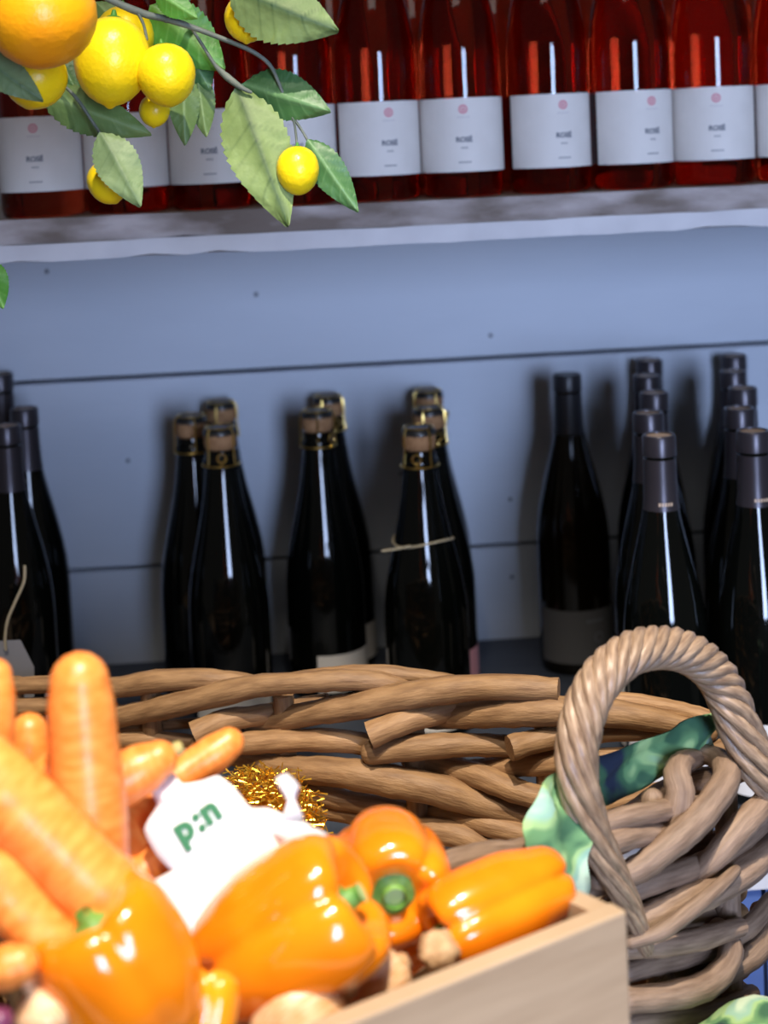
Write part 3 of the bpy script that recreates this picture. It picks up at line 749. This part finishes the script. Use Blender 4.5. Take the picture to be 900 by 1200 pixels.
# second cloth at the lower right corner
zc = at_y(890, 1172, 0.93).z
bx, by = at_y(905, 1180, 0.95).x, 0.95
hm = MB()
def cmod(r, z, a, t_):
    k = 1+0.10*math.sin(5*a+0.6)*math.sin(math.pi*t_)+0.05*math.sin(9*a+2)
    return r*k, z+0.006*math.sin(4*a+1)*(r > 0.01)
hc = zc-ZT-0.022
hm.lathe([(0.045, 0.0), (0.062, 0.012), (0.068, hc*0.35), (0.066, hc*0.65), (0.056, hc*0.85), (0.038, hc*0.96), (0.018, hc), (0.0005, hc*1.005)], 40, cmod)
hm.uv = [(0, 0.01)]*len(hm.uv)
hm.xf(Matrix.Translation((bx, by-0.015, ZT+0.001)))
o = hm.build('cloth_bundle', M['cloth'], angle=80); tag(o, 'gathered green leaf-print cloth bundle in the lower right corner', 'cloth')
# gold shred filling in the basket
tn = MB(); c0 = at_y(303, 990, 1.14); zc0 = c0.z
for i in range(1300):
    a = random.uniform(0, 2*math.pi); rr_ = math.sqrt(random.random())
    px_ = c0.x+0.048*rr_*math.cos(a); py_ = c0.y+0.035+0.045*rr_*math.sin(a)
    ztop = zc0+0.030*(1-rr_*rr_)+0.012
    p = V((px_, py_, random.uniform(ztop-0.035, ztop))); d = V((random.gauss(0, 1), random.gauss(0, 1), random.gauss(0, 0.6))).normalized()
    L_ = random.uniform(0.008, 0.022); n_ = d.orthogonal().normalized()*0.0007; c_ = d.cross(n_).normalized()*0.0007; bd = V((random.gauss(0, 1), random.gauss(0, 1), random.gauss(0, 1)))*0.002
    vs = [p-d*L_/2-n_, p-d*L_/2+n_, p+bd-c_, p+bd+c_, p+d*L_/2-n_, p+d*L_/2+n_]
    tn.add(vs, [(0, 1, 3, 2), (2, 3, 5, 4)])
mb_ = MB(); mb_.lathe([(0.052, ZT+0.0105), (0.050, zc0-0.012), (0.036, zc0+0.008), (0.0005, zc0+0.018)], 24)
mb_.xf(Matrix.Translation((c0.x, c0.y+0.035, 0))); tn.add(mb_.v, mb_.f)
o = tn.build('gold_shred', M['tinsel'], smooth=False); tag(o, 'gold metallic shred filling heaped inside the basket', 'filling'); o['kind'] = 'stuff'

# ------------------------------------------------------------------ wooden crate
K = at_y(735, 1067, 0.78); ZC = K.z
E = at_z(400, 1203, ZC); dK = (E-K); dK.z = 0; dK.normalize()        # along the front panel, towards the camera
nK = V((-dK.y, dK.x, 0))
if nK.y > 0: nK = -nK                                                  # outward normal of the front panel
CL, CD, CH_, TH = 0.42, 0.152, 0.115, 0.0125
crate = thing('wooden_crate', 'pale plywood crate heaped with orange vegetables', 'crate', (K.x, K.y, ZC-CH_))
up = V((0, 0, 1)); inn = -nK
def panel(name, a, b_, thick_dir, top=0.0, bot=0.0):
    m_ = MB(); c = (a+b_)/2 + thick_dir*TH/2 + up*(-CH_/2+(top+bot)/2)
    m_.obox(c, (b_-a)/2, thick_dir*TH/2, up*(CH_/2+(top-bot)/2))
    o = m_.build(name, M['ply'], crate, smooth=False); bv = o.modifiers.new('bevel', 'BEVEL'); bv.width = 0.0015; bv.segments = 2
    return o
k0 = V((K.x, K.y, ZC)); k1 = k0+dK*CL; k2 = k0+inn*CD; k3 = k1+inn*CD
panel('front_panel', k0, k1, inn)
DROP = 0.045
panel('back_panel', k2, k3, -inn, top=-DROP)
def side(a, b_, td):               # side panel whose top slopes down to the low back
    m_ = MB(); vs = []
    for t_ in (V((0, 0, 0)), td*TH):
        vs += [a+t_-up*CH_, b_+t_-up*CH_, b_+t_-up*DROP, a+(b_-a)*0.22+t_-up*0.004, a+t_-up*0.002]
    m_.add(vs, [(0, 1, 2, 3, 4), (9, 8, 7, 6, 5), (0, 5, 6, 1), (1, 6, 7, 2), (2, 7, 8, 3), (3, 8, 9, 4), (4, 9, 5, 0)])
    m_.build('side_panel', M['ply'], crate, smooth=False)
side(k0+inn*(TH+0.0003), k2-inn*(TH+0.0003), dK)
side(k1+inn*(TH+0.0003), k3-inn*(TH+0.0003), -dK)
m_ = MB(); c = (k0+k3)/2-up*(CH_-0.005)
m_.obox(c, dK*(CL/2-TH-0.0005), inn*(CD/2-TH-0.0005), up*0.005); m_.build('bottom', M['ply'], crate, smooth=False)
ri = MB(); c = (k0+k3)/2; zmid = (ZT+ZC-CH_)/2
ri.obox((c.x, c.y, zmid), dK*(CL/2-0.01), inn*(CD/2-0.012), up*((ZC-CH_-ZT)/2-0.0003))
o = ri.build('riser_box', M['tablewood'], smooth=False); tag(o, 'plain wooden riser box under the plywood crate', 'box')

# ------------------------------------------------------------------ vegetables
def frame(axis, roll=0.0):
    z_ = V(axis).normalized(); x_ = z_.orthogonal().normalized(); x_ = Matrix.Rotation(roll, 3, z_) @ x_; y_ = z_.cross(x_)
    return Matrix((x_, y_, z_)).transposed().to_4x4()
def carrot(p, q, r0_, r1_, label, knob=False, bend=0.0):
    p, q = V(p), V(q); d = q-p; n_ = d.cross(V((0, 1, 0.3))).normalized()
    root = thing('carrot', label, 'carrot', q, 'carrots heaped in the crate')
    pts, rad = [], []
    for i in range(9):
        t_ = i/8; pts.append(p+d*t_+n_*bend*math.sin(math.pi*t_)*d.length); rad.append((r0_*(1-t_)+r1_*t_)*(1+0.035*math.sin(9*t_+p.x*90)))
    rad[0] *= 0.86
    m_ = MB(); m_.tube(pts, rad, 20, 'round', 3, wob=0.012); m_.build('root', M['carrot'], root)
    if knob:
        m_ = MB(); e = -d.normalized(); m_.tube([p+e*r0_*0.80, p+e*r0_*0.98, p+e*(r0_*0.98+0.0022)], [r0_*0.32, r0_*0.34, r0_*0.24], 12, 'flat', 2, wob=0.1); m_.build('crown', M['carrottip'], root)
    return root
def yp(u, v, y): return at_y(u, v, y)
carrot(yp(93, 799, .752), yp(112, 1062, .742), px(.75, 41), px(.745, 46), 'tall upright carrot with a blunt rounded end rising above the basket rim')
carrot(yp(-45, 880, .720), yp(150, 1078, .706), px(.715, 46), px(.705, 50), 'thick carrot slanting down across the pile in front of the upright one')
carrot(yp(-6, 792, .760), yp(-22, 960, .745), px(.76, 24), px(.75, 36), 'upright carrot cut off by the left edge of the photo')
carrot(yp(34, 858, .800), yp(30, 985, .790), px(.80, 26), px(.80, 30), 'stubby pale carrot end between the two upright carrots')
carrot(yp(62, 912, .765), yp(62, 1030, .775), px(.765, 33), px(.77, 33), 'pale overexposed carrot half hidden left of the upright one')
carrot(yp(186, 890, .806), yp(70, 955, .795), px(.806, 27), px(.79, 40), 'carrot with a greenish crown pointing right behind the upright one', True)
carrot(yp(268, 871, .850), yp(150, 955, .835), px(.822, 22), px(.815, 31), 'carrot tip sticking up behind the white paper bag')
carrot(yp(206, 930, .845), yp(95, 1035, .800), px(.845, 33), px(.80, 42), 'shaded carrot lying just left of the white paper bag')
carrot(yp(196, 1000, .815), yp(110, 1085, .790), px(.77, 30), px(.76, 32), 'lowest shaded carrot left of the white paper bag')
carrot(yp(-25, 1010, .705), yp(66, 1120, .690), px(.70, 38), px(.69, 36), 'dark orange carrot low in the pile at the left edge')
carrot(yp(24, 1130, .664), yp(-60, 1148, .668), px(.664, 25), px(.668, 28), 'small pale round carrot end above the yellow onion')

def pepper(c, axis, R_, H_, label, roll=0.0, mt='pepper', lobes=4, stem=True, group='orange bell peppers in the crate', taper=0.78, slen=0.35, deep=1.0, sk=1.0):
    root = thing('bell_pepper', label, 'pepper', c, group)
    Mx = Matrix.Translation(c) @ frame(axis, roll)
    prof = [(0.001, .34), (.16, .345), (.30, .38), (.46, .455), (.62, .50), (.80, .485), (.93, .40), (1.0, .26), (1.0, .08), (.97, -.10), (taper+.10, -.26), (taper, -.38), (taper-.16, -.46), (taper-.36, -.49), (.18, -.455), (.001, -.44)]
    dense = []
    for i in range(len(prof)-1):
        for j in range(3):
            t_ = j/3; dense.append(tuple(cr([V((a, b_, 0)) for a, b_ in prof], i, t_)[:2]))
    dense.append(prof[-1])
    def mod(r, z_, a, t_):
        l = abs(math.cos(lobes*a/2)); sharp = 1-(1-l)**2.2
        dep = 0.10+0.10*max(0, (z_-.25))+0.12*max(0, -z_-0.15)
        rr_ = max(r, 0)*(1-deep*dep*(1-sharp))*(1+0.05*math.sin(a+1.3)+0.03*math.sin(2*a+0.4))
        zz_ = z_+0.05*(sharp-0.6)*(1 if z_ > .3 else (-1 if z_ < -.35 else 0))*min(1, r*1.6)
        return rr_*R_, zz_*H_
    m_ = MB(); m_.lathe(dense, 64, mod); m_.xf(Mx); m_.build('body', M[mt], root, angle=180)
    if stem:
        s_ = MB(); s_.lathe([(.26*R_, .355*H_), (.30*R_, .375*H_), (.24*R_, .41*H_), (.15*R_, .435*H_), (.125*R_, .50*H_), (.12*R_, (.42+slen)*H_), (.135*R_, (.45+slen)*H_)], 18, lambda r, z_, a, t_: (r*(1+0.10*math.sin(5*a)*(t_ < .4)), z_))
        s_.v = [V((p.x*sk, p.y*sk, p.z)) for p in s_.v]; s_.xf(Mx); st = s_.build('stem', M['pepstem'], root)
        s_ = MB(); s_.lathe([(.125*R_*sk, (.4505+slen)*H_), (0.0005, (.455+slen)*H_)], 14); s_.xf(Mx); s_.build('cut_end', M['pepcut'], st)
    return root
vw = lambda u, v: (-ray(u, v)).normalized()
pepper(yp(140, 1140, .690), V((-.42, -.10, .90)), px(.69, 90), px(.69, 184), 'large glossy orange pepper at the front of the heap', 0.55, slen=-0.06, deep=0.6)
p2 = yp(335, 1098, .757)
pepper(p2, V((.85, -.12, .50)), px(.765, 92), px(.765, 205), 'orange pepper lying on its side with its stem to the right', 0.9, slen=0.08)
p3 = yp(455, 1020, .835)
pepper(p3, V((.05, -.93, -.05)), px(.835, 75), px(.835, 135), 'orange pepper with its round green stem facing the viewer', math.radians(45), slen=-0.03, sk=1.4)
p4 = yp(587, 1058, .806)
pepper(p4, V((-.88, -.34, -.16)), px(.81, 60), px(.81, 178), 'long orange pepper at the crate corner beside the cloth', 0.5, taper=0.74, slen=0.02)
pepper(yp(238, 1205, .700), V((.2, .3, .9)), px(.70, 36), px(.70, 120), 'yellow-orange pepper wedged between the two front peppers', 0.2, 'pepperyellow', stem=False)
pepper(yp(478, 1098, .850), V((.6, .3, .5)), px(.85, 40), px(.85, 100), 'small dark orange pepper in shadow under the others', 0.2, stem=False)

def onion(c, axis, R_, label, mt='onion', neck=0.5, roots=True, kind='onion'):
    root = thing('onion', label, 'onion', c)
    Mx = Matrix.Translation(c) @ frame(axis)
    prof = [(0.001, -.80), (.25, -.79), (.55, -.70), (.80, -.50), (.96, -.20), (1.0, .08), (.94, .36), (.78, .60), (.55, .78), (.34, .90), (.22, 1.02)]
    m_ = MB(); m_.lathe([(a*R_, b_*R_) for a, b_ in prof], 36, lambda r, z_, a, t_: (r*(1+0.02*math.sin(6*a)), z_)); m_.xf(Mx); m_.build('bulb', M[mt], root, angle=180)
    m_ = MB(); m_.lathe([(.23*R_, 1.0*R_), (.17*R_, 1.15*R_), (.20*R_, (1.1+neck*.6)*R_), (.12*R_, (1.12+neck)*R_)], 16, lambda r, z_, a, t_: (r*(1+0.25*math.sin(4*a+6*t_)), z_)); m_.xf(Mx); m_.build('neck', M[mt], root)
    if roots:
        m_ = MB(); m_.lathe([(.32*R_, -.78*R_), (.30*R_, -.90*R_), (.16*R_, -.98*R_), (.001, -.96*R_)], 18, lambda r, z_, a, t_: (r*(1+random.uniform(-.25, .25)), z_+random.uniform(-.06, .06)*R_)); m_.xf(Mx); m_.build('root_end', M['onionroot'], root)
    return root
onion(yp(352, 1192, .738), V((-.75, -.5, -.1)), px(.728, 66), 'tan papery onion in front of the lying pepper')
onion(yp(452, 1146, .765), V((-.72, -.35, -.35)), px(.765, 36), 'small tan onion behind the crate edge with a frayed root end')
root = thing('root_stub', 'knobbly brown root stub resting behind the crate edge by the long pepper', 'vegetable', yp(515, 1118, .775))
m_ = MB(); m_.lathe([(0.001, -.9), (.5, -.85), (.9, -.4), (1.0, .1), (.8, .6), (.45, .9), (0.001, 1.0)], 22, lambda r, z_, a, t_: (px(.775, 26)*r*(1+random.uniform(-.16, .16)), px(.775, 26)*(z_+random.uniform(-.1, .1))))
m_.xf(Matrix.Translation(yp(515, 1116, .775))); m_.build('stub', M['onionroot'], root)
onion(yp(52, 1190, .668), V((-.3, -.2, .9)), px(.668, 34), 'pale yellow onion in the lower left corner', roots=False)
onion(yp(-2, 1200, .655), V((-.5, .2, .8)), px(.655, 20), 'small dark red onion at the lower left edge', mt='redonion', roots=False)

# ------------------------------------------------------------------ white paper bag with green print
bp0 = yp(262, 985, .790); bn = V((-.05, -.80, .60)).normalized()
def on_bag(u, v, off=0.0): return at_plane(u, v, bp0+bn*off, bn)
bag = thing('paper_bag', 'white knotted paper bag with green print among the carrots and peppers', 'bag', bp0)
def pillow(poly, cen, h, name, mt, off=0.0, rings=(1.0, .97, .9, .78, .6, .4, .2), pw=5):
    m_ = MB(); n = len(poly)
    pts = [on_bag(u, v, off) for u, v in poly]; c_ = on_bag(*cen, off)
    sm = []
    for i in range(n):
        for j in range(4):
            g = lambda k: pts[k % n]
            t_ = j/4; p0_, p1_, p2_, p3_ = g(i-1), g(i), g(i+1), g(i+2)
            s1 = p1_.lerp(p2_, t_); s2 = 0.5*((2*p1_)+(p2_-p0_)*t_+(2*p0_-5*p1_+4*p2_-p3_)*t_*t_+(3*p1_-p0_-3*p2_+p3_)*t_**3)
            sm.append(s1.lerp(s2, 0.6))
    N_ = len(sm); vs = []; fs = []
    for side in (1, -1):
        base = len(vs)
        for s_ in rings:
            for p in sm: vs.append(c_.lerp(p, s_)+bn*side*h*(1-s_**pw))
        vs.append(c_+bn*side*h)
        for i in range(len(rings)-1):
            for k in range(N_):
                q = (base+i*N_+k, base+i*N_+(k+1) % N_, base+(i+1)*N_+(k+1) % N_, base+(i+1)*N_+k); fs.append(q if side == 1 else q[::-1])
        for k in range(N_):
            q = (base+(len(rings)-1)*N_+k, base+(len(rings)-1)*N_+(k+1) % N_, base+len(rings)*N_); fs.append(q if side == 1 else q[::-1])
    m_.add(vs, fs); o = m_.build(name, M[mt], bag, angle=120)
    return o
body = pillow([(171, 919), (199, 903), (214, 918), (236, 915), (256, 909), (276, 925), (293, 946), (315, 947), (338, 957), (362, 966), (382, 992), (368, 1015), (325, 1030), (280, 1060), (240, 1058), (205, 1024), (184, 1002), (169, 972), (184, 942)], (250, 980), 0.007, 'body', 'paper')
pillow([(203, 1020), (166, 1047), (224, 1110), (262, 1090), (290, 1040), (250, 1005)], (232, 1050), 0.006, 'lower_fold', 'paper', 0.002)
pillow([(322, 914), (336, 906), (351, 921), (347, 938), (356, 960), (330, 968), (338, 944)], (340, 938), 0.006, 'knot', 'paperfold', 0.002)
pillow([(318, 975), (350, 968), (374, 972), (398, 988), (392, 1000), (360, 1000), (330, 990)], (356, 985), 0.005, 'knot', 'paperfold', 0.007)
ex = (on_bag(258, 955)-on_bag(214, 986)).normalized(); ey = bn.cross(ex)
q = MB()
for ch, u, v in (('p', 218, 976), (':', 233, 964), ('n', 247, 953)):
    vs, fs = text_mesh(ch, px(.79, 43), 0.0011); cc = on_bag(u, v, 0.0078)
    lo_ = min(p[1] for p in vs); xh = max(p[1] for p in vs); xm = (min(p[0] for p in vs)+max(p[0] for p in vs))/2
    q.add([cc+ex*(p[0]-xm)+ey*(p[1]-(lo_+xh)/2-(px(.79, 3) if ch == 'p' else 0)) for p in vs], fs)
q.build('lettering', M['logo'], body, smooth=False)['label'] = 'green lettering p:n'

# ------------------------------------------------------------------ lemon branch
LB = thing('lemon_branch', 'artificial lemon branch with fruit and serrated leaves hanging in at the top left', 'plant', at_y(120, -5, 1.16))
def leaf(b_, t_, wl, wr, mt, y=1.16, ty=None, fold=0.25, bow=0.10, curl=0.0, teeth=16, seed=0):
    rnd = random.Random(seed+int(b_[0]*7+b_[1])); ty = y if ty is None else ty
    p, q = at_y(*b_, y), at_y(*t_, ty); ax = q-p; L_ = ax.length; ax.normalize()
    vdir = vw((b_[0]+t_[0])/2, (b_[1]+t_[1])/2); n_ = (vdir-ax*vdir.dot(ax)).normalized(); sd = ax.cross(n_)
    # sd points to the viewer's side that lies clockwise of the leaf axis
    nv, nu = teeth*3, 7; m_ = MB(); vs, fs, col = [], [], []
    for i in range(nv+1):
        s_ = i/nv; wv = (math.sin(math.pi*min(1, s_**0.80))**0.85)*(1-0.18*s_) if 0 < s_ < 1 else 0.0
        saw = ((i % 3)/3.0)*0.12
        for j in range(-nu, nu+1):
            f_ = j/nu; w_ = px(y, wl if f_ < 0 else wr)*wv
            ed = abs(f_)**6
            x_ = f_*w_*(1+ed*(0.05-saw)); along = s_*L_ + ed*saw*L_*0.15
            hz = -fold*abs(x_)+bow*L_*math.sin(math.pi*s_)*0.5-curl*L_*s_*s_ + 0.02*L_*math.sin(9*s_+2*f_+rnd.random())*abs(f_)
            vq = (s_*7.5-abs(f_)*1.1) % 1.0; vein = max(0, 1-min(vq, 1-vq)*9)*(1-ed)*(abs(f_) < .93)*(0.08 < s_ < .95)
            mid = max(0, 1-abs(f_)*wv*5.5) if wv > 0.02 else 1
            hz += 0.0007*mid+0.0004*vein
            vs.append(p+ax*along+sd*x_+n_*hz); col.append(min(1, 0.75*mid+0.35*vein))
    K_ = 2*nu+1
    for i in range(nv):
        for j in range(K_-1): fs.append((i*K_+j, i*K_+j+1, (i+1)*K_+j+1, (i+1)*K_+j))
    m_.add(vs, fs); m_.col = col
    return m_.build('leaf', M[mt], LB, angle=180)
def twig(lst, r, y=1.16, name='twig'):
    m_ = MB(); rr_ = r if hasattr(r, '__len__') else [r]*len(lst)
    m_.tube([at_y(u, v, y+(d[0] if d else 0)) for (u, v, *d) in lst], [px(y, k) for k in rr_], 9, smooth=4, wob=0.06); return m_.build(name, M['twig'], LB)
def fruit(c, rx, ry, y, mt='lemon', name='lemon', tilt=0.0, tip=0.06, stalk=True):
    cp_ = at_y(*c, y); R_ = px(y, rx); H_ = px(y, ry)
    prof = [(0.001, -1.0-tip), (.07, -1.0-tip*.8), (.16, -.985), (.34, -.93), (.55, -.82), (.75, -.64), (.90, -.40), (.985, -.12), (1.0, .12), (.95, .38), (.83, .62), (.64, .80), (.42, .92), (.2, .98), (.001, .97)]
    m_ = MB(); m_.lathe([(a*R_, b_*H_) for a, b_ in prof], 36); m_.xf(Matrix.Translation(cp_) @ Matrix.Rotation(tilt, 4, 'Y'))
    fr = m_.build(name, M[mt], LB, angle=180)
    if stalk:
        m_ = MB(); m_.lathe([(0.0005, H_*.955), (R_*.16, H_*.965), (R_*.19, H_*.99), (R_*.09, H_*1.02), (R_*.05, H_*1.14), (0.0003, H_*1.15)], 10, lambda r, z_, a, t_: (r*(1+.3*math.sin(5*a)*(t_ < .5)), z_))
        m_.xf(Matrix.Translation(cp_) @ Matrix.Rotation(tilt, 4, 'Y')); m_.build('calyx', M['leafbright'], fr)
    return fr
twig([(60, -50), (120, -6), (165, 15), (197, 23), (228, 33), (262, 46), (295, 60), (316, 76), (327, 98)], [5, 4.8, 4.5, 4.2, 3.4, 3, 2.7, 2.5, 2.1], name='branch')
twig([(327, 98), (338, 125), (345, 145), (348, 170)], [2.1, 1.9, 1.5, 1.3])
twig([(343, 138), (352, 150), (362, 167)], [1.8, 1.6, 1.6])
twig([(195, 23), (208, 12), (218, 2), (226, -14)], [4.5, 4.2, 4, 4])
twig([(224, 32, .006), (238, 54, .008), (252, 76, .008), (266, 90, .006), (282, 102, 0), (294, 108, 0)], [2, 2, 2.4, 4.6, 3.2, 2])
twig([(30, 60, .02), (75, 100, .012), (92, 118, 0), (104, 136, 0), (118, 157, -.004)], [2, 2, 2.2, 2, 1.8])
twig([(160, 13), (168, 28, -.005), (172, 46, -.008)], [2, 1.8, 1.8])
twig([(-40, 240, 0), (-18, 285, 0), (-6, 305, 0)], [2.5, 2.2, 2])
twig([(60, -50, 0), (-30, 20, .03), (-60, 140, .02), (-40, 240, 0)], [5, 4, 3, 2.5])
# leaves: (base px, tip px, half width on either side of the midrib in px)
leaf((277, 103), (338, 266), 40, 42, 'leafpale', 1.165, 1.14, 0.20, 0.10)
leaf((284, 98), (388, 131), 32, 30, 'leafdark', 1.172, 1.15, 0.45, 0.12)
leaf((360, 163), (420, 249), 21, 23, 'leafdark', 1.16, 1.15, 0.30, 0.10)
leaf((268, -14), (397, 37), 40, 46, 'leafpale', 1.135, 1.13, 0.25, 0.10)
leaf((117, 155), (165, 243), 28, 27, 'leafgrey', 1.135, 1.12, 0.25, 0.12)
leaf((46, 108), (178, 158), 26, 30, 'leafolive', 1.185, 1.17, 0.25, 0.10)
leaf((-28, 62), (51, 119), 22, 22, 'leafgrey', 1.09, 1.085, 0.25, 0.10)
leaf((176, 6), (264, 82), 36, 38, 'leafbright', 1.19, 1.18, 0.25, 0.10)
leaf((205, 30), (246, 106), 30, 26, 'leafdark', 1.20, 1.19, 0.3, 0.10)
leaf((214, 82), (217, 171), 20, 20, 'leafolive', 1.185, 1.175, 0.35, 0.08)
leaf((230, 84), (242, 161), 18, 18, 'leafolive', 1.195, 1.185, 0.35, 0.08)
leaf((-16, 303), (4, 362), 18, 20, 'leafbright', 1.16, 1.15, 0.3, 0.12)
leaf((66, 62), (92, 112), 16, 18, 'leafdark', 1.20, 1.19, 0.3, 0.1)
leaf((182, -10), (232, 22), 16, 18, 'leafbright', 1.15, 1.145, 0.3, 0.1)
leaf((112, 2), (150, 42), 14, 14, 'leafolive', 1.19, 1.185, 0.3, 0.1)
# fruit
fruit((47, 20), 65, 60, 1.06, 'orange', 'orange', 0.15, 0.0, False)['label'] = 'large orange fruit nearest the viewer'
fruit((131, 72), 44, 52, 1.145, tilt=0.10)
fruit((146, 45), 34, 38, 1.19, tilt=0.0)
fruit((195, 88), 34, 37, 1.135, tilt=-0.10, tip=0.02)
fruit((181, 130), 18, 19, 1.18, tilt=0.1)
fruit((41, 92), 37, 36, 1.125, tilt=0.3, tip=0.02)
fruit((126, 214), 23, 26, 1.165, tilt=-0.35, tip=0.03)
fruit((349, 200), 25, 29, 1.145, tilt=0.03, tip=0.0)
fruit((290, 22), 27, 28, 1.16, tilt=0.1)
